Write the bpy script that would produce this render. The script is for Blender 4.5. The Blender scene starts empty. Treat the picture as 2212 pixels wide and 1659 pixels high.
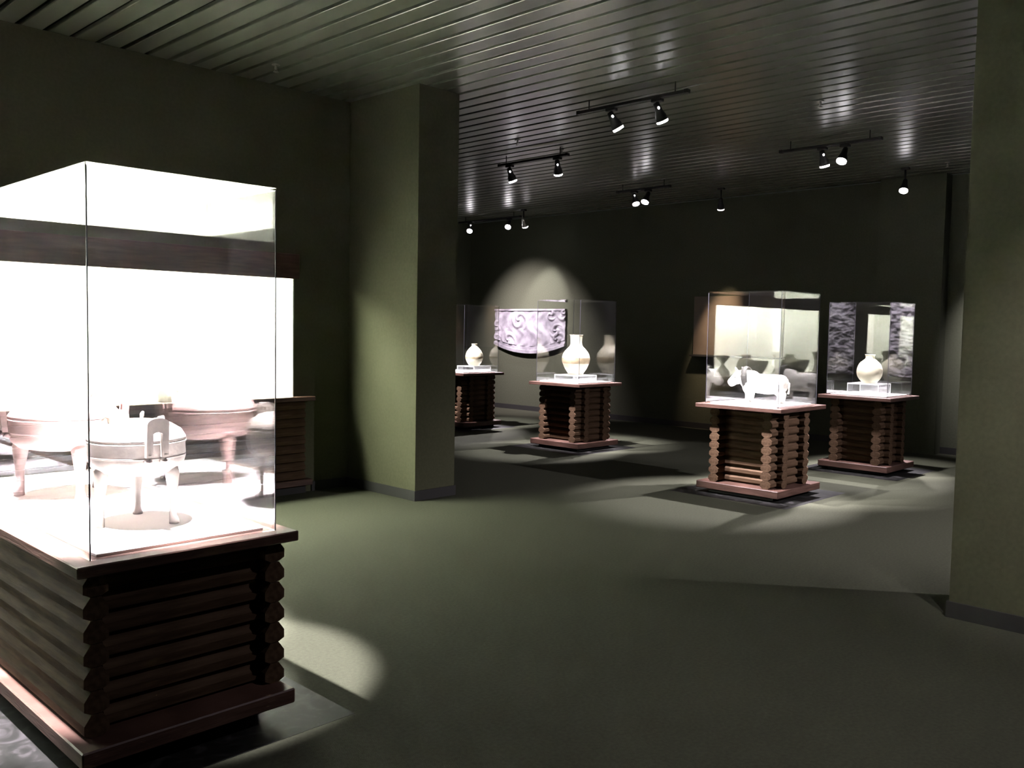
import bpy, math, random
from mathutils import Vector, Matrix, noise

random.seed(7)
scene = bpy.context.scene
COL = scene.collection
PI = math.pi

# ------------------------------------------------------------------ camera
CAM_Z = 1.55
F_PX = 1925.0
YAW, PITCH, ROLL = math.radians(44.2), math.radians(3.49), math.atan(0.018)
fwd = Vector((math.cos(YAW) * math.cos(PITCH), math.sin(YAW) * math.cos(PITCH), -math.sin(PITCH)))
r0 = Vector((math.sin(YAW), -math.cos(YAW), 0))
u0 = r0.cross(fwd)
cr = math.cos(ROLL) * r0 + math.sin(ROLL) * u0
cu = -math.sin(ROLL) * r0 + math.cos(ROLL) * u0
cam_data = bpy.data.cameras.new('camera')
cam_data.sensor_width = 36.0
cam_data.lens = 36.0 * F_PX / 2212.0
cam_data.clip_start = 0.05
cam = bpy.data.objects.new('camera', cam_data)
COL.objects.link(cam)
cam.matrix_world = Matrix(((cr.x, cu.x, -fwd.x, 0), (cr.y, cu.y, -fwd.y, 0), (cr.z, cu.z, -fwd.z, CAM_Z), (0, 0, 0, 1)))
scene.camera = cam

# ------------------------------------------------------------------ world, view
world = bpy.data.worlds.new('world')
scene.world = world
world.use_nodes = True
world.node_tree.nodes['Background'].inputs[0].default_value = (0.02, 0.022, 0.018, 1)
world.node_tree.nodes['Background'].inputs[1].default_value = 0.3
vs = scene.view_settings
vs.view_transform = 'Standard'
vs.look = 'None'
vs.gamma = 1.0
vs.use_curve_mapping = False
vs.exposure = 1.0
cy = scene.cycles
cy.max_bounces = 12
cy.diffuse_bounces = 4
cy.glossy_bounces = 6
cy.transparent_max_bounces = 48
cy.caustics_reflective = False
cy.caustics_refractive = False
cy.use_denoising = True
cy.sample_clamp_indirect = 50.0

# lamp strengths in one place
SPOT_TINT = (1.0, 0.91, 1.0)
WARM_TINT = (1.0, 0.72, 0.52)
P_NEAR, P_CASE, P_RELIEF, P_PANEL, P_PILLAR = 4600, 1350, 700, 210, 170
TUBE_EMIT = 102.0

# ------------------------------------------------------------------ materials
MATS = {}


def new_mat(name):
    m = bpy.data.materials.new(name)
    m.use_nodes = True
    MATS[name] = m
    return m, m.node_tree, m.node_tree.nodes['Principled BSDF']


def simple(name, c1, c2=None, scale=8.0, rough=0.6, metal=0.0, spec=0.4, bump=0.0, bscale=None, stretch=None, detail=5.0):
    m, nt, p = new_mat(name)
    p.inputs['Roughness'].default_value = rough
    p.inputs['Metallic'].default_value = metal
    p.inputs['Specular IOR Level'].default_value = spec
    if c2 is None:
        p.inputs['Base Color'].default_value = (*c1, 1)
    tc = nt.nodes.new('ShaderNodeTexCoord')
    mp = nt.nodes.new('ShaderNodeMapping')
    nt.links.new(tc.outputs['Object'], mp.inputs['Vector'])
    if stretch:
        mp.inputs['Scale'].default_value = stretch
    if c2 is not None:
        n = nt.nodes.new('ShaderNodeTexNoise')
        n.inputs['Scale'].default_value = scale
        n.inputs['Detail'].default_value = detail
        nt.links.new(mp.outputs[0], n.inputs['Vector'])
        r = nt.nodes.new('ShaderNodeValToRGB')
        r.color_ramp.elements[0].position = 0.35
        r.color_ramp.elements[1].position = 0.65
        r.color_ramp.elements[0].color = (*c1, 1)
        r.color_ramp.elements[1].color = (*c2, 1)
        nt.links.new(n.outputs['Fac'], r.inputs[0])
        nt.links.new(r.outputs[0], p.inputs['Base Color'])
    if bump:
        nb = nt.nodes.new('ShaderNodeTexNoise')
        nb.inputs['Scale'].default_value = bscale or scale * 4
        nb.inputs['Detail'].default_value = 3
        nt.links.new(mp.outputs[0], nb.inputs['Vector'])
        b = nt.nodes.new('ShaderNodeBump')
        b.inputs['Strength'].default_value = bump
        b.inputs['Distance'].default_value = 0.01
        nt.links.new(nb.outputs['Fac'], b.inputs['Height'])
        nt.links.new(b.outputs[0], p.inputs['Normal'])
    return m


def emit(name, col, s):
    m = bpy.data.materials.new(name)
    m.use_nodes = True
    nt = m.node_tree
    nt.nodes.remove(nt.nodes['Principled BSDF'])
    e = nt.nodes.new('ShaderNodeEmission')
    e.inputs[0].default_value = (*col, 1)
    e.inputs[1].default_value = s
    nt.links.new(e.outputs[0], nt.nodes['Material Output'].inputs[0])
    MATS[name] = m
    return m


def glass_mat(name, tint, haze):
    """clear sheet glass: Fresnel mirror over straight transmission, with a little translucent haze"""
    m = bpy.data.materials.new(name)
    m.use_nodes = True
    nt = m.node_tree
    nt.nodes.remove(nt.nodes['Principled BSDF'])
    geo = nt.nodes.new('ShaderNodeNewGeometry')
    mr = nt.nodes.new('ShaderNodeMapRange')       # same Fresnel curve on both faces of the sheet
    mr.inputs['To Min'].default_value = 1.5
    mr.inputs['To Max'].default_value = 1 / 1.5
    nt.links.new(geo.outputs['Backfacing'], mr.inputs['Value'])
    fr = nt.nodes.new('ShaderNodeFresnel')
    nt.links.new(mr.outputs[0], fr.inputs['IOR'])
    tr = nt.nodes.new('ShaderNodeBsdfTransparent')
    tr.inputs[0].default_value = (*tint, 1)
    gl = nt.nodes.new('ShaderNodeBsdfGlossy')
    gl.inputs['Roughness'].default_value = 0.0
    gl.inputs['Color'].default_value = (1, 1, 1, 1)
    mx = nt.nodes.new('ShaderNodeMixShader')
    nt.links.new(fr.outputs[0], mx.inputs[0])
    nt.links.new(tr.outputs[0], mx.inputs[1])
    nt.links.new(gl.outputs[0], mx.inputs[2])
    out = mx
    if haze:
        tl = nt.nodes.new('ShaderNodeBsdfTranslucent')  # pale translucent haze put into the sheet to imitate glare
        tl.inputs[0].default_value = (0.9, 0.88, 0.92, 1)
        tc = nt.nodes.new('ShaderNodeTexCoord')
        ns = nt.nodes.new('ShaderNodeTexNoise')
        ns.inputs['Scale'].default_value = 5
        ns.inputs['Detail'].default_value = 5
        nt.links.new(tc.outputs['Object'], ns.inputs['Vector'])
        mu = nt.nodes.new('ShaderNodeMath')
        mu.operation = 'MULTIPLY'
        mu.inputs[1].default_value = haze * 2
        nt.links.new(ns.outputs['Fac'], mu.inputs[0])
        m2 = nt.nodes.new('ShaderNodeMixShader')
        nt.links.new(mu.outputs[0], m2.inputs[0])
        nt.links.new(mx.outputs[0], m2.inputs[1])
        nt.links.new(tl.outputs[0], m2.inputs[2])
        out = m2
    nt.links.new(out.outputs[0], nt.nodes['Material Output'].inputs[0])
    MATS[name] = m
    return m


simple('carpet', (0.044, 0.047, 0.031), (0.055, 0.058, 0.039), scale=60, rough=0.95, spec=0.1, bump=0.5, bscale=320)
simple('wall_cloth', (0.062, 0.065, 0.037), (0.072, 0.075, 0.044), scale=40, rough=0.9, spec=0.15, bump=0.2, bscale=300)
simple('far_cloth', (0.062, 0.068, 0.044), (0.072, 0.078, 0.052), scale=40, rough=0.9, spec=0.15, bump=0.2, bscale=300)
simple('plank_paint', (0.072, 0.078, 0.056), (0.086, 0.092, 0.067), scale=3, rough=0.30, spec=1.0, stretch=(6, 0.3, 1))
simple('void', (0.010, 0.010, 0.009), rough=0.9, spec=0.1)
simple('base_dark', (0.018, 0.018, 0.016), rough=0.7)
simple('wood', (0.046, 0.023, 0.016), (0.080, 0.042, 0.031), scale=5, rough=0.5, spec=0.35, stretch=(1, 1, 9), bump=0.12, bscale=18)
simple('log_wood', (0.044, 0.026, 0.014), (0.082, 0.051, 0.030), scale=6, rough=0.75, spec=0.1, stretch=(0.8, 7, 7), bump=0.15, bscale=12)
simple('board_white', (0.84, 0.83, 0.82), rough=0.8, spec=0.2)
simple('seam', (0.03, 0.03, 0.035), rough=0.4)
simple('bronze', (0.16, 0.145, 0.125), (0.27, 0.235, 0.20), scale=9, rough=0.55, metal=0.15, bump=0.25, bscale=40)
simple('bronze_red', (0.22, 0.15, 0.135), (0.36, 0.24, 0.21), scale=5, rough=0.6, metal=0.1, bump=0.25, bscale=40)
simple('bronze_dark', (0.12, 0.11, 0.10), (0.18, 0.165, 0.145), scale=10, rough=0.6, metal=0.2, bump=0.2)
simple('vase_pale', (0.62, 0.58, 0.42), (0.78, 0.75, 0.58), scale=7, rough=0.45)
simple('vase_band', (0.27, 0.21, 0.12), (0.5, 0.42, 0.27), scale=9, rough=0.5)
simple('ox_clay', (0.52, 0.51, 0.45), (0.70, 0.69, 0.62), scale=14, rough=0.7, bump=0.2)
simple('ox_dark', (0.02, 0.02, 0.017), (0.035, 0.035, 0.03), scale=14, rough=0.7)
simple('relief_stone', (0.16, 0.15, 0.17), (0.36, 0.345, 0.375), scale=4, rough=0.75, bump=0.3, bscale=30)
simple('panel_board', (0.13, 0.105, 0.08), (0.16, 0.13, 0.10), scale=4, rough=0.35, spec=0.5)
simple('black_metal', (0.012, 0.012, 0.012), rough=0.45, metal=0.3)
simple('pale_metal', (0.45, 0.44, 0.42), rough=0.35, metal=0.8)
emit('lamp_lens', (1.0, 0.95, 0.97), 14.0)
emit('lamp_rim', (1.0, 0.86, 0.90), 3.0)
emit('tube_light', (0.98, 1.0, 0.84), TUBE_EMIT)
glass_mat('glass', (0.985, 0.99, 0.985), 0.0004)
glass_mat('glass_hazy', (0.985, 0.99, 0.985), 0.0055)  # near panes carry more of the painted glare haze
glass_mat('acrylic', (0.96, 0.985, 0.965), 0.06)
glass_mat('acrylic_frost', (0.96, 0.985, 0.965), 0.35)
simple('acrylic_edge_glow', (0.75, 0.78, 0.74), rough=0.4)  # pale colour paints the light piped along the riser edges


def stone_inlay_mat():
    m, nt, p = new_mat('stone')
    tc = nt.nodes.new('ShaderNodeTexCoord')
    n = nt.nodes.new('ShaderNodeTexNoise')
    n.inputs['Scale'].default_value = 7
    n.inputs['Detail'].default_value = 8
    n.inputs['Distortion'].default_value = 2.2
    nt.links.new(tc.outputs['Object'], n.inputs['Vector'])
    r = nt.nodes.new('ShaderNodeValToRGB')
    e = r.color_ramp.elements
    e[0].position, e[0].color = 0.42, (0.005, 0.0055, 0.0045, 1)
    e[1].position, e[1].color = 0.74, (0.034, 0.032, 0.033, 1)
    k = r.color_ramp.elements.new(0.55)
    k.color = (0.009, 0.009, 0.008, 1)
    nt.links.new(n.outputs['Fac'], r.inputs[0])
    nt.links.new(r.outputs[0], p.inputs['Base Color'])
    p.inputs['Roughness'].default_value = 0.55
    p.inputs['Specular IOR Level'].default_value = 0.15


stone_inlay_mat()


# ------------------------------------------------------------------ helpers
class MB:
    def __init__(s):
        s.v, s.f, s.sm = [], [], []

    def add(s, vs_, fs_, smooth=False):
        o = len(s.v)
        s.v += [tuple(v) for v in vs_]
        s.f += [tuple(i + o for i in f) for f in fs_]
        s.sm += [smooth] * len(fs_)
        return s

    def box(s, x0, x1, y0, y1, z0, z1, b=0.0):
        if b <= 0:
            v = [(x, y, z) for x in (x0, x1) for y in (y0, y1) for z in (z0, z1)]
            f = [(0, 1, 3, 2), (4, 6, 7, 5), (0, 4, 5, 1), (2, 3, 7, 6), (0, 2, 6, 4), (1, 5, 7, 3)]
            return s.add(v, f)
        # chamfered box: 24 verts
        v, idx = [], {}
        X, Y, Z = (x0, x1), (y0, y1), (z0, z1)
        sg = (1, -1)
        for i in (0, 1):
            for j in (0, 1):
                for k in (0, 1):
                    for a in range(3):
                        p = [X[i] + sg[i] * b, Y[j] + sg[j] * b, Z[k] + sg[k] * b]
                        p[a] = (X[i], Y[j], Z[k])[a]
                        idx[(i, j, k, a)] = len(v)
                        v.append(p)
        f = []
        for i in (0, 1):
            q = [idx[(i, 0, 0, 0)], idx[(i, 1, 0, 0)], idx[(i, 1, 1, 0)], idx[(i, 0, 1, 0)]]
            f.append(q if i else q[::-1])
            q = [idx[(0, i, 0, 1)], idx[(1, i, 0, 1)], idx[(1, i, 1, 1)], idx[(0, i, 1, 1)]]
            f.append(q[::-1] if i else q)
            q = [idx[(0, 0, i, 2)], idx[(1, 0, i, 2)], idx[(1, 1, i, 2)], idx[(0, 1, i, 2)]]
            f.append(q if i else q[::-1])
        for j in (0, 1):
            for k in (0, 1):
                q = [idx[(0, j, k, 1)], idx[(1, j, k, 1)], idx[(1, j, k, 2)], idx[(0, j, k, 2)]]
                f.append(q if (j ^ k) else q[::-1])
                q = [idx[(j, 0, k, 2)], idx[(j, 1, k, 2)], idx[(j, 1, k, 0)], idx[(j, 0, k, 0)]]
                f.append(q if (j ^ k) else q[::-1])
                q = [idx[(j, k, 0, 0)], idx[(j, k, 1, 0)], idx[(j, k, 1, 1)], idx[(j, k, 0, 1)]]
                f.append(q if (j ^ k) else q[::-1])
        for i in (0, 1):
            for j in (0, 1):
                for k in (0, 1):
                    q = [idx[(i, j, k, 0)], idx[(i, j, k, 1)], idx[(i, j, k, 2)]]
                    f.append(q if (i + j + k) % 2 else q[::-1])
        return s.add(v, f)

    def lathe(s, prof, n=40, c=(0, 0, 0), cap=True, sq=1.0):
        v, f = [], []
        for r, z in prof:
            for k in range(n):
                a = 2 * PI * k / n
                v.append((c[0] + r * math.cos(a), c[1] + r * math.sin(a) * sq, c[2] + z))
        for i in range(len(prof) - 1):
            for k in range(n):
                a, b = i * n + k, i * n + (k + 1) % n
                f.append((a, b, b + n, a + n))
        if cap:
            if prof[0][0] > 1e-6:
                f.append(tuple(range(n))[::-1])
            if prof[-1][0] > 1e-6:
                f.append(tuple(range((len(prof) - 1) * n, len(prof) * n)))
        return s.add(v, f, True)

    def tube(s, pts, rad, n=10):
        """tapered tube along points"""
        pts = [Vector(p) for p in pts]
        if not isinstance(rad, (list, tuple)):
            rad = [rad] * len(pts)
        v, f = [], []
        for i, p in enumerate(pts):
            d = (pts[min(i + 1, len(pts) - 1)] - pts[max(i - 1, 0)]).normalized()
            h = Vector((0, 0, 1)) if abs(d.z) < 0.9 else Vector((1, 0, 0))
            a = d.cross(h).normalized()
            b = d.cross(a)
            for k in range(n):
                t = 2 * PI * k / n
                v.append(p + rad[i] * (a * math.cos(t) + b * math.sin(t)))
        for i in range(len(pts) - 1):
            for k in range(n):
                q, w = i * n + k, i * n + (k + 1) % n
                f.append((q, q + n, w + n, w))
        f.append(tuple(range(n)))
        f.append(tuple(range((len(pts) - 1) * n, len(pts) * n))[::-1])
        return s.add(v, f, True)

    def ball(s, c, r, seg=16, ring=10):
        rx, ry, rz = r if isinstance(r, (tuple, list)) else (r, r, r)
        prof = []
        v, f = [], []
        for i in range(1, ring):
            t = PI * i / ring
            for k in range(seg):
                a = 2 * PI * k / seg
                v.append((c[0] + rx * math.sin(t) * math.cos(a), c[1] + ry * math.sin(t) * math.sin(a), c[2] - rz * math.cos(t)))
        bot, top = len(v), len(v) + 1
        v += [(c[0], c[1], c[2] - rz), (c[0], c[1], c[2] + rz)]
        for i in range(ring - 2):
            for k in range(seg):
                a, b = i * seg + k, i * seg + (k + 1) % seg
                f.append((a, b, b + seg, a + seg))
        for k in range(seg):
            f.append((bot, (k + 1) % seg, k))
            o = (ring - 2) * seg
            f.append((top, o + k, o + (k + 1) % seg))
        return s.add(v, f, True)

    def mesh(s, name):
        me = bpy.data.meshes.new(name)
        me.from_pydata(s.v, [], s.f)
        me.polygons.foreach_set('use_smooth', s.sm)
        me.update()
        return me

    def build(s, name, mat, parent=None, loc=None):
        me = s.mesh(name)
        me.materials.append(MATS[mat])
        o = bpy.data.objects.new(name, me)
        COL.objects.link(o)
        o.parent = parent
        if loc is not None:
            o.location = loc
        return o


def inst(name, me, parent, loc, rz=0.0):
    o = bpy.data.objects.new(name, me)
    COL.objects.link(o)
    o.parent = parent
    o.location = loc
    o.rotation_euler = (0, 0, rz)
    return o


def tag(o, label=None, cat=None, group=None, kind=None):
    if label:
        o['label'] = label
    if cat:
        o['category'] = cat
    if group:
        o['group'] = group
    if kind:
        o['kind'] = kind
    return o


def empty(name, loc, rz=0.0):
    o = bpy.data.objects.new(name, None)
    o.empty_display_size = 0.1
    COL.objects.link(o)
    o.location = loc
    o.rotation_euler = (0, 0, rz)
    return o


def struct(name, mb, mat, parent=None):
    o = mb.build(name, mat, parent)
    o['kind'] = 'structure'
    return o


# ------------------------------------------------------------------ room
ZC = 3.68
XF, XB = 12.5, -3.0            # far wall, wall behind the camera
YR, YL2 = -4.0, 13.4           # right side, end of the far hall
YW = 7.15                      # left partition face
CX0, CX1, CY0 = 5.08, 5.55, 6.13   # column
WC0, WC1 = -1.6, 4.47          # wall showcase opening

floor = struct('floor', MB().box(XB, XF + 0.15, YR, YL2 + 0.15, -0.1, 0.0), 'carpet')

ceiling = struct('ceiling', MB().box(XB, XF + 0.15, YR, YL2 + 0.15, ZC + 0.05, ZC + 0.15), 'void')
PITCH_P = 0.187
plank_me = MB().box(-0.074, 0.074, YR, YL2, 0.0, 0.03, 0.004).mesh('plank')
plank_me.materials.append(MATS['plank_paint'])
k0 = math.floor((XB - 4.15) / PITCH_P) + 1
k = k0
while 4.15 + PITCH_P * k < XF - 0.02:
    xx = 4.15 + PITCH_P * k
    inst('ceiling_plank', plank_me, ceiling, (xx, 0, ZC + (0.0 if k % 7 else 0.002)))
    k += 1

w = MB()
w.box(XB, WC0, YW, YW + 0.85, 0, ZC)
w.box(WC1, CX0, YW, YW + 0.85, 0, ZC)
w.box(WC0, WC1, YW, YW + 0.85, 2.20, ZC)
w.box(WC0, WC1, YW, YW + 0.85, 0, 0.86)
w.box(WC0, WC1, YW + 0.72, YW + 0.85, 0.86, 2.20)
struct('wall_left', w, 'wall_cloth')
struct('column', MB().box(CX0, CX1, CY0, YW + 0.85, 0, ZC), 'wall_cloth')
struct('wall_far', MB().box(XF, XF + 0.15, YR, YL2, 0, ZC), 'far_cloth')
struct('wall_hall_side', MB().box(CX0, CX1, YW + 0.85, YL2, 0, ZC), 'wall_cloth')
struct('wall_hall_end', MB().box(CX0, XF + 0.15, YL2, YL2 + 0.15, 0, ZC), 'far_cloth')
struct('wall_back', MB().box(XB - 0.15, XB, YR, YW + 0.85, 0, ZC), 'wall_cloth')
struct('wall_right', MB().box(XB, XF, YR - 0.15, YR, 0, ZC), 'wall_cloth')
struct('pillar', MB().box(5.2, 5.75, -0.6, 1.64, 0, ZC), 'wall_cloth')
struct('pilaster', MB().box(12.28, XF, 4.15, 5.0, 0, ZC), 'far_cloth')

BH = 0.09
struct('baseboard_column', MB().box(CX0 - 0.012, CX1 + 0.012, CY0 - 0.012, CY0, 0, BH).box(CX0 - 0.012, CX0, CY0, YW, 0, BH), 'base_dark')
struct('baseboard_pillar', MB().box(5.188, 5.2, -0.6, 1.652, 0, BH).box(5.2, 5.75, 1.64, 1.652, 0, BH), 'base_dark')
struct('baseboard_left', MB().box(4.66, CX0 - 0.012, YW - 0.012, YW, 0, BH), 'base_dark')
struct('baseboard_far', MB().box(XF - 0.012, XF, YR, 4.15, 0, BH).box(XF - 0.012, XF, 5.0, YL2, 0, BH), 'base_dark')

# ------------------------------------------------------------------ lamps
LENS_N = 18


def spotlight(loc, target, power, label, tint=SPOT_TINT, angle=50, blend=0.6, drop=0.18, rim='lamp_rim', lit=True, group=None, head_scale=1.0, vent=True, housing='black_metal', on_track=True):
    """ceiling spotlight: adapter, stem, flared housing and lamp face, with its own light"""
    x, y = loc
    az = -0.116 if on_track else 0.0
    root = empty('spotlight', (x, y, ZC))
    tag(root, label, 'spotlight', group)
    MB().box(-0.03, 0.03, -0.05, 0.05, az - 0.027, az, 0.004).build('adapter', 'black_metal', root)
    MB().tube([(0, 0, az - 0.02), (0, 0, -drop)], 0.012, 8).build('stem', 'black_metal', root)
    d = (Vector(target) - Vector((x, y, ZC - drop))).normalized()
    q = Vector((0, 0, 1)).rotation_difference(d)
    s = head_scale
    h = MB().lathe([(0.0, -0.035 * s), (0.026 * s, -0.03 * s), (0.030 * s, 0.0), (0.034 * s, 0.04 * s), (0.050 * s, 0.085 * s), (0.056 * s, 0.125 * s), (0.052 * s, 0.125 * s), (0.046 * s, 0.09 * s), (0.0, 0.088 * s)], LENS_N, cap=False).build('housing', housing, root, (0, 0, -drop))
    h.rotation_mode = 'QUATERNION'
    h.rotation_quaternion = q
    lens = MB().lathe([(0.051 * s, 0.110 * s), (0.0515 * s, 0.140 * s), (0.046 * s, 0.146 * s), (0.0, 0.150 * s)], LENS_N, cap=True).build('lamp_face', rim if not lit else 'lamp_lens', h)
    if vent:
        # light leaking from the cooling slot on the side turned to the room
        side = Vector((-1, -1, 0))
        loc3 = q.inverted() @ (side - d * side.dot(d)).normalized() * 0.031 * s
        MB().ball((loc3.x, loc3.y, 0.012 * s), (0.010 * s, 0.010 * s, 0.012 * s), 8, 6).build('vent_slot', 'lamp_lens', h)
    if power:
        ld = bpy.data.lights.new('spot_beam', 'SPOT')
        ld.energy = power
        ld.color = tint
        ld.spot_size = math.radians(angle)
        ld.spot_blend = blend
        ld.shadow_soft_size = 0.04
        lo = bpy.data.objects.new('spot_beam', ld)
        COL.objects.link(lo)
        lo.parent = root
        lo.location = Vector((0, 0, -drop)) + d * 0.17 * s
        lo.rotation_mode = 'QUATERNION'
        lo.rotation_quaternion = Vector((0, 0, -1)).rotation_difference(d)
    return root


def track(x, y0, y1, label):
    t = empty('lighting_track', (x, (y0 + y1) / 2, ZC))
    tag(t, label, 'track', 'black lighting tracks')
    L = (y1 - y0) / 2
    MB().box(-0.022, 0.022, -L, L, -0.115, -0.087, 0.003).build('rail', 'black_metal', t)
    for sgn in (-1, 1):
        MB().box(-0.025, 0.025, sgn * L - 0.02, sgn * L + 0.02, -0.118, -0.084, 0.004).build('end_cap', 'black_metal', t)
        MB().tube([(0, sgn * L * 0.8, 0), (0, sgn * L * 0.8, -0.09)], 0.006, 8).build('hanger', 'black_metal', t)
    return t


# ------------------------------------------------------------------ display cases
def log_mesh(L, t, h, c, top=0.034, bot=0.012):
    """squared timber along local x with a broad upper chamfer and a narrow lower one"""
    pr = [(-t / 2, -h / 2 + bot), (-t / 2 + c, -h / 2), (t / 2 - c, -h / 2), (t / 2, -h / 2 + bot), (t / 2, h / 2 - top), (t / 2 - c, h / 2), (-t / 2 + c, h / 2), (-t / 2, h / 2 - top)]
    v = [(-L / 2, a, b) for a, b in pr] + [(L / 2, a, b) for a, b in pr]
    f = [(i, (i + 1) % 8, (i + 1) % 8 + 8, i + 8) for i in range(8)]
    f = [q[::-1] for q in f] + [tuple(range(8)), tuple(range(15, 7, -1))]
    mb = MB()
    mb.add(v, f)
    me = mb.mesh('log')
    me.materials.append(MATS['log_wood'])
    return me


def display_case(label, x0, y0, sx, sy, h1, h2, style, glass='glass', gi=0.07):
    """x0,y0: near corner of the wooden top; sx,sy its size; h1 top height; h2 glass height"""
    cx, cyy = x0 + sx / 2, y0 + sy / 2
    r = empty('display_case', (cx, cyy, 0))
    tag(r, label, 'display case')
    a, b = sx / 2, sy / 2
    tt = 0.040
    zp = 0.130 if style == 'inset' else 0.108
    zk = 0.072 if style == 'inset' else 0.040
    # recessed toe kick, plinth, timber stack, top
    MB().box(-a + 0.11, a - 0.11, -b + 0.11, b - 0.11, 0.001, zk).build('toe_kick', 'base_dark', r)
    if style == 'inset':
        MB().box(-a - 0.008, a - 0.045, -b - 0.05, b + 0.02, zk, zp, 0.005).build('plinth', 'wood', r)
    else:
        MB().box(-a + 0.025, a - 0.025, -b + 0.02, b - 0.02, zk, zp, 0.005).build('plinth', 'wood', r)
    MB().box(-a, a, -b, b, h1 - tt, h1, 0.004).build('wooden_top', 'wood', r)
    n = round((h1 - tt - zp) / 0.079)
    ph = (h1 - tt - zp) / n
    t = 0.105
    ins = 0.075 if style == 'cross' else 0.05
    if style == 'cross':
        p1, p2 = 0.12, 0.05      # overhang of the crossing timbers
        Lx, Ly = sx - 2 * ins, sy - 2 * ins
        mx_, my_ = log_mesh(Lx, t, ph - 0.003, 0.026, 0.029, 0.020), log_mesh(Ly, t, ph - 0.003, 0.026, 0.029, 0.020)
        for i in range(n):
            z = zp + ph * (i + 0.5)
            for sg in (-1, 1):
                inst('log', mx_, r, (0, sg * (Ly / 2 - p2 - t / 2), z))
                inst('log', my_, r, (sg * (Lx / 2 - p1 - t / 2), 0, z), PI / 2)
    else:
        t = 0.085
        Ly = sy - 0.10
        ox = a - 0.035 - t / 2
        Lx = 2 * (ox - t / 2) - 0.002
        mx_, my_ = log_mesh(Lx, t, ph - 0.003, 0.024), log_mesh(Ly, t, ph - 0.003, 0.024)
        for i in range(n):
            z = zp + ph * (i + 0.5)
            for sg in (-1, 1):
                inst('log', my_, r, (sg * ox, 0, z), PI / 2)
                inst('log', mx_, r, (0, sg * (Ly / 2 - 0.05 - t / 2), z))
    ga, gb = a - gi, b - gi
    g = 0.010
    MB().box(-ga + 0.035, ga - 0.035, -gb + 0.035, gb - 0.035, h1, h1 + 0.012, 0.002).build('display_board', 'board_white', r)
    zt = h2 - g
    e = 0.0005
    MB().box(-ga, -ga + g, -gb + g + e, gb - g - e, h1 + e, zt).build('glass_pane', glass, r)
    MB().box(ga - g, ga, -gb + g + e, gb - g - e, h1 + e, zt).build('glass_pane', glass, r)
    MB().box(-ga, ga, -gb, -gb + g, h1 + e, zt).build('glass_pane', glass, r)
    MB().box(-ga, ga, gb - g, gb, h1 + e, zt).build('glass_pane', glass, r)
    MB().box(-ga, ga, -gb, gb, zt + e, h2).build('glass_pane', glass, r)
    q = 0.004
    for sx_ in (-1, 1):
        for sy_ in (-1, 1):
            cx_, cy_ = sx_ * (ga + 0.0005), sy_ * (gb + 0.0005)
            MB().box(min(cx_, cx_ - sx_ * q), max(cx_, cx_ - sx_ * q), min(cy_, cy_ - sy_ * q), max(cy_, cy_ - sy_ * q), h1, zt).build('corner_seam', 'seam', r)
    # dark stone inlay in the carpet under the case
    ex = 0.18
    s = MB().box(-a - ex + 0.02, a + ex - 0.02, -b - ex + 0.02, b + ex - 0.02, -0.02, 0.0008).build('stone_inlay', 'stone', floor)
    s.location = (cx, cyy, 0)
    return cx, cyy, h1 + 0.012


NX, NY = 1.08, 3.03
cA = display_case('large tall glass showcase on stacked timber base holding two lidded tripod vessels', NX, NY, 0.84, 2.05, 0.74, 2.08, 'inset', 'glass_hazy', 0.065)
cC = display_case('square glass showcase on crossed timber base holding the ox statue', 7.48, 3.86, 0.91, 0.91, 0.87, 1.95, 'cross')
cB = display_case('square glass showcase on crossed timber base holding the tall-necked vase with a brown band', 8.66, 7.23, 0.88, 0.88, 0.87, 1.95, 'cross')
cD = display_case('square glass showcase on crossed timber base, behind the ox showcase, holding a round white jar', 9.85, 3.80, 0.84, 0.84, 0.87, 1.93, 'cross')
cE = display_case('square glass showcase on crossed timber base half hidden behind the column', 9.18, 9.96, 0.88, 0.88, 0.87, 1.92, 'cross')

# ------------------------------------------------------------------ wall showcase on the left partition
wc = empty('long_showcase', ((WC0 + WC1) / 2, YW, 0))
tag(wc, 'long brightly lit built-in showcase along the left wall with timber base and brown hood', 'display case')
wl = (WC1 - WC0) / 2


def wcp(mb, name, mat):
    return mb.build(name, mat, wc)


wcp(MB().box(-wl, wl + 0.17, -0.105, 0.0, 0.86, 0.90, 0.004), 'ledge', 'wood')
wcp(MB().box(-wl, wl + 0.15, -0.09, -0.001, 0.075, 0.13, 0.004), 'plinth', 'wood')
wcp(MB().box(-wl, wl + 0.10, -0.05, -0.001, 0.001, 0.075), 'toe_kick', 'base_dark')
wcp(MB().box(-wl, wl + 0.03, -0.045, -0.001, 1.975, 2.20, 0.004), 'hood', 'wood')
lm = log_mesh(2 * wl + 0.08, 0.07, 0.078, 0.022)
for i in range(9):
    inst('log', lm, wc, (0.04, -0.04, 0.13 + 0.081 * (i + 0.5)))
wcp(MB().box(-wl + 0.012, wl - 0.012, 0.70, 0.72, 0.872, 2.20), 'back_panel', 'board_white')
wcp(MB().box(-wl, wl, 0.0, 0.72, 0.86, 0.872), 'floor_panel', 'board_white')
wcp(MB().box(wl - 0.012, wl, 0.0, 0.72, 0.872, 2.20), 'end_panel', 'board_white')
wcp(MB().box(-wl, -wl + 0.012, 0.0, 0.72, 0.872, 2.20), 'end_panel', 'board_white')
for i in range(3):
    a_ = -wl + 2 * wl * i / 3
    wcp(MB().box(a_ + 0.003, a_ + 2 * wl / 3 - 0.003, 0.02, 0.028, 0.8725, 1.99), 'glass_pane', 'glass')
    wcp(MB().box(a_ + 0.08, a_ + 2 * wl / 3 - 0.08, 0.14, 0.40, 2.13, 2.16), 'light_diffuser', 'tube_light')

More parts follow.
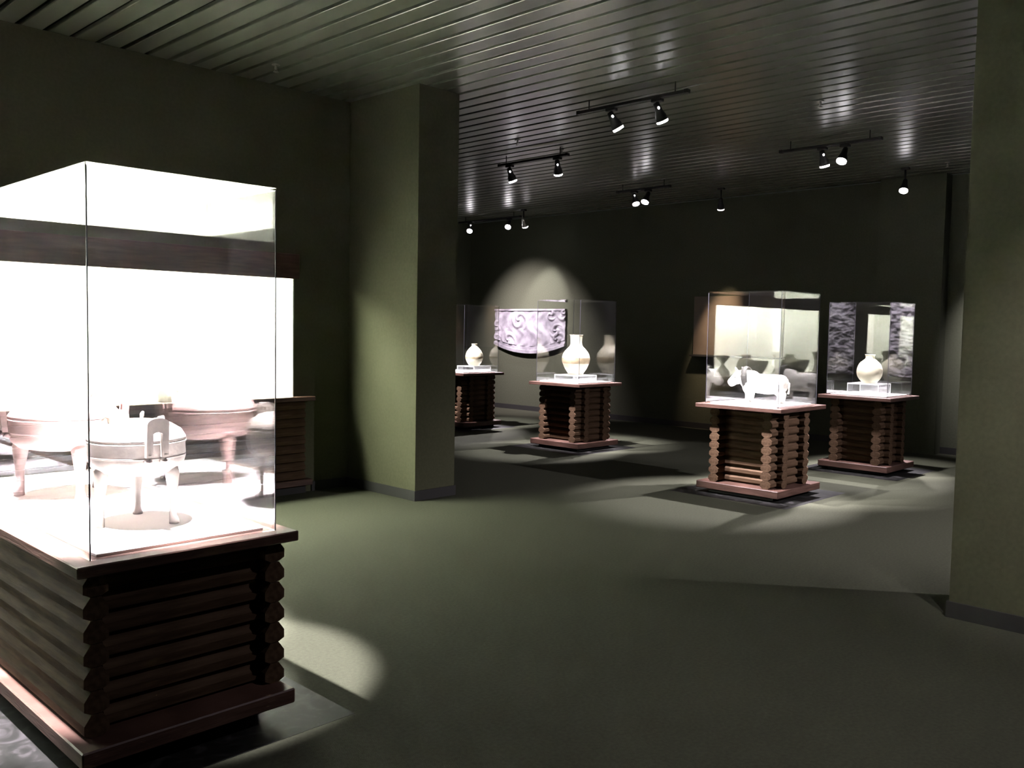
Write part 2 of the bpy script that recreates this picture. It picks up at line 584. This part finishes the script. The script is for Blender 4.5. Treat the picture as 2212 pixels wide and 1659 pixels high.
# ------------------------------------------------------------------ vessels
def ding(label, x, y, z, R, H, mat, rz=0.0):
    """lidded tripod vessel with upright ears"""
    r = empty('tripod_vessel', (x, y, z), rz)
    tag(r, label, 'bronze vessel')
    lb = H * 0.47          # bottom of bowl
    lr = H * 0.80          # rim
    prof = [(0.0, lb), (R * 0.55, lb + H * 0.008), (R * 0.82, lb + H * 0.04), (R * 0.95, lb + H * 0.10), (R, lb + H * 0.18), (R * 0.985, lr - H * 0.03), (R * 1.01, lr - H * 0.015), (R * 1.01, lr)]
    body = MB().lathe(prof + [(R * 0.93, lr), (R * 0.9, lr - 0.01), (0, lr - 0.01)], 56, cap=False).build('bowl', mat, r)
    MB().lathe([(R * 0.985, -0.004), (R * 1.0, -0.004), (R * 1.0, 0.004), (R * 0.985, 0.004)], 56, (0, 0, lr - H * 0.14), cap=False).build('raised_band', mat, body)
    lid = MB().lathe([(R * 0.95, lr + 0.001), (R * 1.005, lr + 0.003), (R * 1.0, lr + H * 0.03), (R * 0.90, lr + H * 0.10), (R * 0.70, lr + H * 0.155), (R * 0.4, lr + H * 0.19), (0, lr + H * 0.20)], 56, cap=False).build('lid', mat, r)
    for i in range(3):
        a = 2 * PI * i / 3 + 0.5
        px, py = R * 0.62 * math.cos(a), R * 0.62 * math.sin(a)
        dx, dy = math.cos(a), math.sin(a)
        zz = lr + H * 0.165
        MB().tube([(px - dx * 0.012, py - dy * 0.012, zz - 0.006), (px - dx * 0.006, py - dy * 0.006, zz + 0.024), (px + dx * 0.010, py + dy * 0.010, zz + 0.028), (px + dx * 0.018, py + dy * 0.018, zz + 0.012)], [0.008, 0.008, 0.007, 0.005], 8).build('lid_knob', mat, lid)
    for i in range(3):
        a = 2 * PI * i / 3 - PI / 2 + 0.15
        dx, dy = math.cos(a), math.sin(a)
        q = R * 0.78
        MB().tube([(dx * q * 0.95, dy * q * 0.95, lb + H * 0.16), (dx * q * 1.04, dy * q * 1.04, lb + H * 0.02), (dx * q * 1.06, dy * q * 1.06, lb * 0.55), (dx * q * 1.05, dy * q * 1.05, lb * 0.18), (dx * q * 1.09, dy * q * 1.09, 0.012), (dx * q * 1.09, dy * q * 1.09, 0.0)], [R * 0.13, R * 0.15, R * 0.085, R * 0.075, R * 0.105, R * 0.105], 14).build('leg', mat, r)
    for sg in (0, PI):
        # ear: upright arch plate standing off the rim, with a square opening
        ew, eh, et = R * 0.46, H * 0.37, 0.022
        out, inn = [], []
        m = 12
        hw = ew / 2
        z0e = lr - H * 0.12
        outer = [(-hw, z0e)] + [(-hw * math.cos(PI * k / m) if True else 0, z0e + eh - hw * 0.55 + hw * 0.55 * math.sin(PI * k / m)) for k in range(m + 1)] + [(hw, z0e)]
        iw = hw * 0.42
        inner = [(-iw, z0e)] + [(-iw * math.cos(PI * k / m), z0e + eh * 0.58 + iw * 0.5 * math.sin(PI * k / m)) for k in range(m + 1)] + [(iw, z0e)]
        N = len(outer)
        v, f = [], []
        for yy in (-et / 2, et / 2):
            for pts in (outer, inner):
                for px, pz in pts:
                    v.append((R * 1.055 + yy + max(0, pz - lr) * 0.12, px, pz))
        A, B, C_, D_ = 0, N, 2 * N, 3 * N
        for i in range(N - 1):
            f.append((A + i, B + i, B + i + 1, A + i + 1))
            f.append((C_ + i, C_ + i + 1, D_ + i + 1, D_ + i))
            f.append((A + i, A + i + 1, C_ + i + 1, C_ + i))
            f.append((B + i, D_ + i, D_ + i + 1, B + i + 1))
        f.append((A, C_, D_, B))
        f.append((A + N - 1, B + N - 1, D_ + N - 1, C_ + N - 1))
        mb = MB()
        mb.add(v, f)
        for s2 in (-1, 1):   # bent lugs that tie the ear to the bowl
            mb.tube([(R * 1.06, s2 * (hw + iw) / 2, z0e + 0.012), (R * 1.05, s2 * (hw + iw) / 2, z0e - 0.012), (R * 0.97, s2 * (hw + iw) / 2, z0e - 0.022)], 0.014, 8)
        e = mb.build('ear', mat, r)
        e.rotation_euler = (0, 0, sg)
    return r


zA = cA[2]
ding('smaller lidded tripod vessel with an upright arched ear facing out', 1.50, 3.55, zA, 0.185, 0.415, 'bronze', math.radians(-92))
ding('larger reddish lidded tripod vessel standing behind the smaller one', 1.50, 4.33, zA, 0.235, 0.45, 'bronze_red', math.radians(-11))


def smoothprof(pts, n=5):
    """Catmull-Rom through profile points"""
    out = []
    for i in range(len(pts) - 1):
        p0, p1, p2, p3 = pts[max(i - 1, 0)], pts[i], pts[i + 1], pts[min(i + 2, len(pts) - 1)]
        for k_ in range(n):
            t = k_ / n
            out.append(tuple(max(0.0, 0.5 * (2 * p1[c] + (p2[c] - p0[c]) * t + (2 * p0[c] - 5 * p1[c] + 4 * p2[c] - p3[c]) * t * t + (3 * p1[c] - p0[c] - 3 * p2[c] + p3[c]) * t ** 3)) for c in (0, 1)))
    out.append(pts[-1])
    return out


def riser(label, x, y, z, w, h, rz=0.0):
    r = empty('acrylic_riser', (x, y, z), rz)
    tag(r, label, 'riser', 'clear acrylic risers')
    a = w / 2
    t = 0.012
    MB().box(-a + 0.004, a - 0.004, -a + 0.004, a - 0.004, h - t, h).build('riser_top', 'acrylic_frost', r)
    e = 0.004  # thin pale strips painted as edges glowing with piped light
    for sg in (-1, 1):
        c0, c1 = min(sg * a, sg * (a - e)), max(sg * a, sg * (a - e))
        MB().box(-a, a, c0, c1, h - t, h).build('edge_glow_strip', 'acrylic_edge_glow', r)
        MB().box(c0, c1, -a + e, a - e, h - t, h).build('edge_glow_strip', 'acrylic_edge_glow', r)
        for s2 in (-1, 1):
            d0, d1 = min(s2 * a, s2 * (a - t)), max(s2 * a, s2 * (a - t))
            MB().box(d0, d1, c0, c1, 0, h - t - 0.0005).build('edge_glow_strip', 'acrylic_edge_glow', r)
    MB().box(-a, -a + t, -a + e, a - e, 0, h - t - 0.0005).build('riser_side', 'acrylic', r)
    MB().box(a - t, a, -a + e, a - e, 0, h - t - 0.0005).build('riser_side', 'acrylic', r)
    return z + h


# tall-necked vase with a brown band
zB = riser('low clear acrylic stand under the tall-necked vase', cB[0], cB[1], cB[2], 0.40, 0.085)
v = empty('vase', (cB[0], cB[1], zB))
tag(v, 'pale tall-necked pottery vase with a brown band round its belly', 'vase')
pB = smoothprof([(0.0, 0.0), (0.10, 0.0), (0.105, 0.02), (0.15, 0.09), (0.185, 0.19), (0.172, 0.275), (0.125, 0.34), (0.085, 0.385), (0.076, 0.44), (0.082, 0.51), (0.090, 0.53)], 5)
inner = [(0.078, 0.53), (0.066, 0.45), (0.07, 0.38), (0.0, 0.34)]
MB().lathe(pB + inner, 48, cap=False).build('body', 'vase_pale', v)
bp = [(r_ + 0.0015, z_) for r_, z_ in pB if 0.135 < z_ < 0.235]
MB().lathe(bp, 48, cap=False).build('painted_band', 'vase_band', v)

# round white jar
zD = riser('clear acrylic stand under the round white jar', cD[0], cD[1], cD[2], 0.36, 0.125)
v = empty('jar', (cD[0], cD[1], zD))
tag(v, 'round white globular jar with a short neck in the rearmost right showcase', 'jar')
MB().lathe(smoothprof([(0.0, 0.0), (0.075, 0.0), (0.085, 0.012), (0.128, 0.07), (0.142, 0.14), (0.120, 0.215), (0.075, 0.262), (0.052, 0.283), (0.050, 0.31), (0.058, 0.33)]) + [(0.048, 0.33), (0.042, 0.29), (0.0, 0.26)], 48, cap=False).build('body', 'vase_pale', v)

# small-necked jar behind the column
zE = riser('clear acrylic stand under the small-necked jar', cE[0] + 0.1, cE[1] - 0.1, cE[2], 0.38, 0.085)
v = empty('jar', (cE[0] + 0.1, cE[1] - 0.1, zE))
tag(v, 'pale jar with a small neck and a dark line round its belly', 'jar')
pE = smoothprof([(0.0, 0.0), (0.08, 0.0), (0.088, 0.012), (0.125, 0.075), (0.140, 0.145), (0.118, 0.225), (0.07, 0.285), (0.044, 0.31), (0.042, 0.34), (0.050, 0.35)])
MB().lathe(pE + [(0.040, 0.35), (0.034, 0.31), (0.0, 0.28)], 48, cap=False).build('body', 'vase_pale', v)
MB().lathe([(r_ + 0.0015, z_) for r_, z_ in pE if 0.115 < z_ < 0.15], 48, cap=False).build('painted_line', 'vase_band', v)


# ------------------------------------------------------------------ ox statue
def ox(x, y, z):
    r = empty('ox_statue', (x, y, z), PI / 2 + 0.12)
    tag(r, 'pale pottery ox statue with a dark collar standing on the white board', 'statue')
    m = MB()
    # trunk along local x, head towards +x
    m.tube([(-0.235, 0, 0.190), (-0.215, 0, 0.190), (-0.15, 0, 0.188), (-0.05, 0, 0.180), (0.05, 0, 0.185), (0.12, 0, 0.198), (0.17, 0, 0.205), (0.20, 0, 0.21)], [0.045, 0.075, 0.094, 0.098, 0.096, 0.098, 0.086, 0.05], 20)
    m.ball((-0.17, 0, 0.215), (0.07, 0.075, 0.065))          # rump
    m.ball((0.115, 0, 0.255), (0.075, 0.055, 0.055))         # withers
    m.ball((0.15, 0, 0.15), (0.06, 0.068, 0.075))            # chest
    # neck and head
    m.tube([(0.12, 0, 0.225), (0.19, 0, 0.245), (0.235, 0, 0.250)], [0.085, 0.072, 0.060], 16)
    m.tube([(0.16, 0, 0.15), (0.20, 0, 0.18), (0.23, 0, 0.21)], [0.04, 0.035, 0.03], 12)   # dewlap
    m.tube([(0.215, 0, 0.262), (0.25, 0, 0.25), (0.295, 0, 0.212), (0.335, 0, 0.178), (0.352, 0, 0.166)], [0.052, 0.060, 0.050, 0.042, 0.032], 16)
    m.ball((0.268, 0, 0.196), (0.035, 0.034, 0.030))         # jaw
    for s in (-1, 1):
        m.tube([(0.235, s * 0.045, 0.285), (0.240, s * 0.072, 0.300), (0.250, s * 0.085, 0.322), (0.262, s * 0.078, 0.340)], [0.017, 0.015, 0.011, 0.007], 10)   # horn
        m.tube([(0.215, s * 0.045, 0.272), (0.205, s * 0.085, 0.272), (0.200, s * 0.108, 0.262)], [0.014, 0.018, 0.009], 10)  # ear
        # front leg: shoulder, low wrist, hoof
        m.tube([(0.130, s * 0.060, 0.19), (0.145, s * 0.060, 0.135), (0.132, s * 0.058, 0.078), (0.138, s * 0.058, 0.030), (0.143, s * 0.058, 0.0)], [0.045, 0.034, 0.025, 0.021, 0.028], 12)
        # hind leg: high knee forward, hock back, upright shank
        m.tube([(-0.160, s * 0.055, 0.20), (-0.135, s * 0.060, 0.135), (-0.188, s * 0.058, 0.082), (-0.178, s * 0.058, 0.030), (-0.172, s * 0.058, 0.0)], [0.060, 0.044, 0.025, 0.021, 0.028], 12)
    m.tube([(-0.235, 0, 0.235), (-0.258, 0, 0.20), (-0.255, 0, 0.13), (-0.248, 0, 0.095)], [0.015, 0.011, 0.009, 0.013], 8)   # tail
    b = m.build('body', 'ox_clay', r)
    rm = b.modifiers.new('remesh', 'REMESH')
    rm.mode = 'VOXEL'
    rm.voxel_size = 0.0065
    rm.use_smooth_shade = True
    sm = b.modifiers.new('smooth', 'SMOOTH')
    sm.factor = 0.5
    sm.iterations = 5
    # collar: a leaning ring round the neck root
    n, v, f = 28, [], []
    for rr, xx in ((0.112, -0.026), (0.118, 0.0), (0.110, 0.030)):
        for k_ in range(n):
            a = 2 * PI * k_ / n
            zz = 0.2235 + rr * 1.08 * math.sin(a)
            v.append((0.158 + xx + 0.18 * (zz - 0.22), rr * 0.92 * math.cos(a), zz))
    for i in range(2):
        for k_ in range(n):
            p, q = i * n + k_, i * n + (k_ + 1) % n
            f.append((p, q, q + n, p + n))
    c = MB()
    c.add(v, f, True)
    co = c.build('collar', 'ox_dark', r)
    so = co.modifiers.new('solid', 'SOLIDIFY')
    so.thickness = 0.010
    for s in (-1, 1):
        MB().ball((0.272, s * 0.050, 0.238), (0.010, 0.007, 0.009), 10, 6).build('eye', 'ox_dark', r)
    return r


ox(cC[0], cC[1] - 0.02, cC[2])

# ------------------------------------------------------------------ vessels in the wall showcase
ZW = 0.872


def wall_vessel(name, label, cat, x, y, prof, mat='bronze_dark'):
    o = MB().lathe(smoothprof(prof), 36, cap=False).build(name, mat, None, (x, y, ZW))
    return tag(o, label, cat, None)


YV = YW + 0.36
wall_vessel('goblet', 'dark bronze stemmed goblet with flared cup in the lit wall showcase', 'goblet', 2.57, YV, [(0, 0), (0.11, 0), (0.115, 0.015), (0.105, 0.08), (0.045, 0.15), (0.026, 0.19), (0.045, 0.225), (0.095, 0.28), (0.108, 0.325), (0.096, 0.325), (0.075, 0.285), (0, 0.25)])
wall_vessel('jar', 'round dark bronze jar beside the goblet in the wall showcase', 'jar', 1.84, YV, [(0, 0), (0.08, 0), (0.13, 0.07), (0.15, 0.16), (0.115, 0.25), (0.07, 0.29), (0.08, 0.33), (0.06, 0.33), (0.05, 0.29), (0, 0.27)])
wall_vessel('bowl', 'wide dark bronze bowl on a ring foot in the wall showcase', 'bowl', 1.42, YV, [(0, 0), (0.08, 0), (0.07, 0.04), (0.12, 0.10), (0.16, 0.20), (0.165, 0.22), (0.155, 0.22), (0.11, 0.12), (0, 0.07)])
wall_vessel('beaker', 'slim dark bronze beaker with trumpet mouth in the wall showcase', 'beaker', 0.75, YV, [(0, 0), (0.09, 0), (0.06, 0.08), (0.055, 0.18), (0.075, 0.28), (0.11, 0.36), (0.10, 0.36), (0.06, 0.28), (0, 0.2)])
wall_vessel('urn', 'squat dark bronze urn near the end panel of the wall showcase', 'urn', 3.48, YV, [(0, 0), (0.12, 0), (0.18, 0.08), (0.19, 0.16), (0.14, 0.25), (0.09, 0.28), (0.10, 0.31), (0.085, 0.31), (0.07, 0.28), (0, 0.25)])
lc = MB().box(-0.055, 0.055, -0.03, 0.03, 0.0, 0.006).build('caption_card', 'bronze_dark', None, (4.25, YW + 0.12, ZW))
tag(lc, 'small caption card lying near the end of the wall showcase', 'card')


# ------------------------------------------------------------------ relief panels on the far wall
def swirl(u, w_, seed):
    """carved curling bands: height 0..1"""
    rnd = random.Random(seed)
    cs = [(rnd.random(), rnd.random(), rnd.choice((-1, 1)), rnd.uniform(0.14, 0.30)) for _ in range(9)]
    return cs


def relief_panel(name, label, y0, y1, z0, z1, sag, bulge, seed, nu, nv, x, depth=0.045, freq=1.0, rough=0.0):
    cs = swirl(0, 0, seed)
    wd, ht = y1 - y0, z1 - z0
    asp = wd / ht
    v, f = [], []
    for j in range(nv + 1):
        for i in range(nu + 1):
            u, t = i / nu, j / nv
            zb = z0 + sag * (2 * u - 1) ** 2
            zz = zb + (z1 - zb) * t
            h = 0.0
            for (a, b, sg, rr) in cs:
                dx, dy = (u - a) * asp, (t - b)
                d = math.hypot(dx, dy)
                if d < rr:
                    ang = math.atan2(dy, dx)
                    wv = 0.5 + 0.5 * math.sin(sg * ang * 2 + d * 34 * freq)
                    h = max(h, wv * (1 - (d / rr) ** 4))
            h = max(h, 0.35 * (0.5 + 0.5 * math.sin(u * asp * 21 * freq + 3 * math.sin(t * 9 + seed))))
            if rough:
                h = (1 - rough) * h + rough * (0.5 + 0.9 * noise.noise(Vector((u * 14, t * 17, seed))) + 0.5 * noise.noise(Vector((u * 34, t * 40, seed))))
            if not rough and (t < 0.07 or t > 0.95):
                h = 0.8
            elif not rough and t < 0.16:
                h = 0.1
            X = x - bulge * (1 - (2 * u - 1) ** 2) - 0.03 - depth * h
            v.append((X, y0 + wd * u, zz))
    W_ = nu + 1
    for j in range(nv):
        for i in range(nu):
            f.append((j * W_ + i, j * W_ + i + 1, (j + 1) * W_ + i + 1, (j + 1) * W_ + i))
    # back and rim
    o = len(v)
    edge = [i for i in range(W_)] + [j * W_ + nu for j in range(1, nv + 1)] + [nv * W_ + i for i in range(nu - 1, -1, -1)] + [j * W_ for j in range(nv - 1, 0, -1)]
    for e_ in edge:
        p = v[e_]
        v.append((x, p[1], p[2]))
    n = len(edge)
    for i in range(n):
        f.append((edge[i], o + i, o + (i + 1) % n, edge[(i + 1) % n]))
    f.append(tuple(o + i for i in range(n)))
    mb = MB()
    mb.add([(a - x, b - (y0 + y1) / 2, c - z0) for a, b, c in v], [q[::-1] for q in f])
    ob = mb.build(name, 'relief_stone', None, (x - 0.001, (y0 + y1) / 2, z0))
    return tag(ob, label, 'relief')


relief_panel('relief_panel', 'spotlit grey relief with carved curling figures and curved lower edge on the far wall', 10.78, 12.62, 1.10, 1.95, 0.16, 0.025, 5, 140, 72, XF, 0.04)
relief_panel('carved_stone_panel', 'tall rough carved stone panel on the far wall beyond the right pillar', 2.55, 3.85, 1.0, 2.35, 0.0, 0.0, 21, 130, 130, XF, 0.075, 2.0, 0.7)

wp = empty('wall_panel', (XF, 7.25, 1.2))
tag(wp, 'glossy beige wall panel in warm light above a dark ledge, behind the ox showcase', 'panel')
MB().box(-0.03, -0.001, -0.80, 0.78, 0.0, 0.94, 0.004).build('board', 'panel_board', wp)
MB().box(-0.10, -0.001, -0.82, 0.80, -0.03, -0.001, 0.003).build('ledge', 'base_dark', wp)

# ------------------------------------------------------------------ ceiling fittings
track(6.47, 4.30, 5.48, 'black lighting track with two lamps aimed at the ox showcase')
track(7.89, 6.85, 7.95, 'black lighting track with two lamps aimed at the tall-necked vase')
track(9.27, 3.80, 4.90, 'black lighting track above the gap between the two right showcases')
track(10.47, 7.20, 8.10, 'black lighting track beyond the tall-necked vase showcase')
track(11.65, 11.2, 12.8, 'black lighting track close to the far wall by the relief')
track(1.50, 3.1, 4.9, 'added black track carrying the fill lamps above the tripod vessels')  # unseen track, added to carry two extra fill lamps
track(0.90, 3.0, 5.0, 'black lighting track above the large tripod vessel showcase')

AC = (cA[0], cA[1], 0.75)
TC = (cC[0], cC[1], 0.9)
TB = (cB[0], cB[1], 0.9)
TD = (cD[0], cD[1], 0.9)
TE = (cE[0], cE[1], 0.9)
spotlight((6.47, 5.10), TC, P_CASE, 'black spotlight with glowing rim at the far end of the ox showcase track', angle=34)
spotlight((6.47, 4.60), TC, P_CASE * 0.7, 'black spotlight with glowing rim at the near end of the ox showcase track', angle=34)
spotlight((7.89, 7.78), TB, P_CASE, 'black spotlight at the far end of the track before the tall-necked vase', angle=33)
spotlight((7.89, 7.00), TB, P_CASE * 0.6, 'black spotlight at the near end of the track before the tall-necked vase', angle=33)
spotlight((10.47, 7.80), (cD[0] - 0.3, cD[1] + 2.2, 0.0), 60, 'dim spotlight beyond the tall-necked vase showcase', lit=False, angle=40)
spotlight((10.47, 7.56), TB, P_CASE, 'bright spotlight beyond the tall-necked vase showcase', angle=34, vent=False)
spotlight((9.27, 4.42), TD, P_CASE * 0.6, 'dim spotlight above the gap between the right showcases', angle=34)
spotlight((9.27, 4.17), TC, P_CASE * 1.1, 'bright spotlight above the gap between the right showcases', angle=40, vent=False)
spotlight((11.60, 4.42), TD, P_CASE, 'bright spotlight near the far wall behind the round white jar', angle=36, vent=False, on_track=False)
spotlight((11.65, 12.5), (10.0, 11.4, 0.9), P_CASE * 0.5, 'small spotlight beside the column edge, near the far wall', angle=34)
spotlight((11.65, 11.47), TE, P_CASE, 'bright spotlight near the far wall above the relief', angle=34, vent=False)
spotlight((11.55, 11.02), (XF, 11.3, 1.9), 120, 'pale narrow spotlight turned to the relief wall', angle=50, vent=False, housing='pale_metal', on_track=False)
spotlight((8.0, 10.1), TE, P_CASE, 'spotlight behind the column aimed at the small-necked jar', angle=29, on_track=False)
spotlight((10.3, 11.8), (XF, 11.6, 1.2), P_RELIEF, 'spotlight behind the column aimed at the relief', tint=(1.0, 0.85, 0.95), angle=70, blend=1.0, on_track=False)
spotlight((11.59, 7.06), (XF, 7.55, 1.52), P_PANEL * 1.9, 'small spotlight aimed at the beige wall panel', tint=WARM_TINT, angle=27, blend=1.0, lit=False, vent=False, on_track=False)
spotlight((10.9, 3.1), (XF, 3.2, 1.6), P_RELIEF * 0.6, 'spotlight behind the right pillar aimed at the carved stone panel', angle=50, blend=0.8, on_track=False)
spotlight((0.90, 3.60), (1.52, 3.66, 0.75), P_NEAR * 0.85, 'spotlight above the front half of the tripod vessel showcase', angle=29, blend=0.3)
spotlight((0.90, 4.45), (1.52, 4.42, 0.75), P_NEAR * 0.85, 'spotlight above the rear half of the tripod vessel showcase', angle=29, blend=0.3)
spotlight((1.50, 3.55), (1.5, 3.6, 0.75), P_NEAR * 1.0, 'added fill spotlight right above the smaller tripod vessel', angle=24, blend=0.5)  # added out of view to wash out shadows inside the showcase
spotlight((1.50, 4.40), (1.5, 4.35, 0.75), P_NEAR * 1.0, 'added fill spotlight right above the larger tripod vessel', angle=24, blend=0.5)  # second unseen fill lamp, thinning the shadows on the white board
spotlight((8.0, -1.6), (7.6, 2.6, 0.0), 1000, 'added fill spotlight off to the right, turned towards the ox showcase', angle=64, blend=1.0, on_track=False)  # added unseen lamp, standing in for a lit showcase to the right
spotlight((3.3, 0.4), (3.3, 0.8, 0.0), 110, 'added wide fill lamp brightening the foreground floor', angle=110, blend=1.0, on_track=False)  # unseen fill lamp, added to lift the dark foreground floor
spotlight((3.6, 0.2), (5.2, 0.80, 1.45), P_PILLAR, 'spotlight washing the right pillar', angle=44, blend=1.0, on_track=False)


def sprinkler(x, y, where):
    r = empty('sprinkler', (x, y, ZC))
    tag(r, 'small metal ceiling sprinkler head ' + where, 'sprinkler', 'ceiling sprinklers')
    MB().lathe([(0.0, -0.004), (0.035, -0.006), (0.032, 0.0)], 16, cap=True).build('rosette', 'pale_metal', r)
    MB().lathe([(0.010, -0.045), (0.012, -0.03), (0.009, -0.005)], 10).build('nozzle', 'pale_metal', r)
    MB().lathe([(0.0, -0.062), (0.024, -0.060), (0.020, -0.056), (0.0, -0.055)], 14, cap=False).build('deflector', 'pale_metal', r)
    MB().tube([(0.010, 0, -0.04), (0.014, 0, -0.05), (0.004, 0, -0.057)], 0.003, 6).build('arm', 'pale_metal', r)
    MB().tube([(-0.010, 0, -0.04), (-0.014, 0, -0.05), (-0.004, 0, -0.057)], 0.003, 6).build('arm', 'pale_metal', r)


sprinkler(7.85, 3.78, 'before the track between the right showcases')
sprinkler(7.30, 7.08, 'before the track of the tall-necked vase')
sprinkler(8.02, 7.05, 'just past the track of the tall-necked vase')
sprinkler(3.95, 6.60, 'close to the left wall')
sprinkler(11.55, 3.90, 'near the far wall by the right pillar')
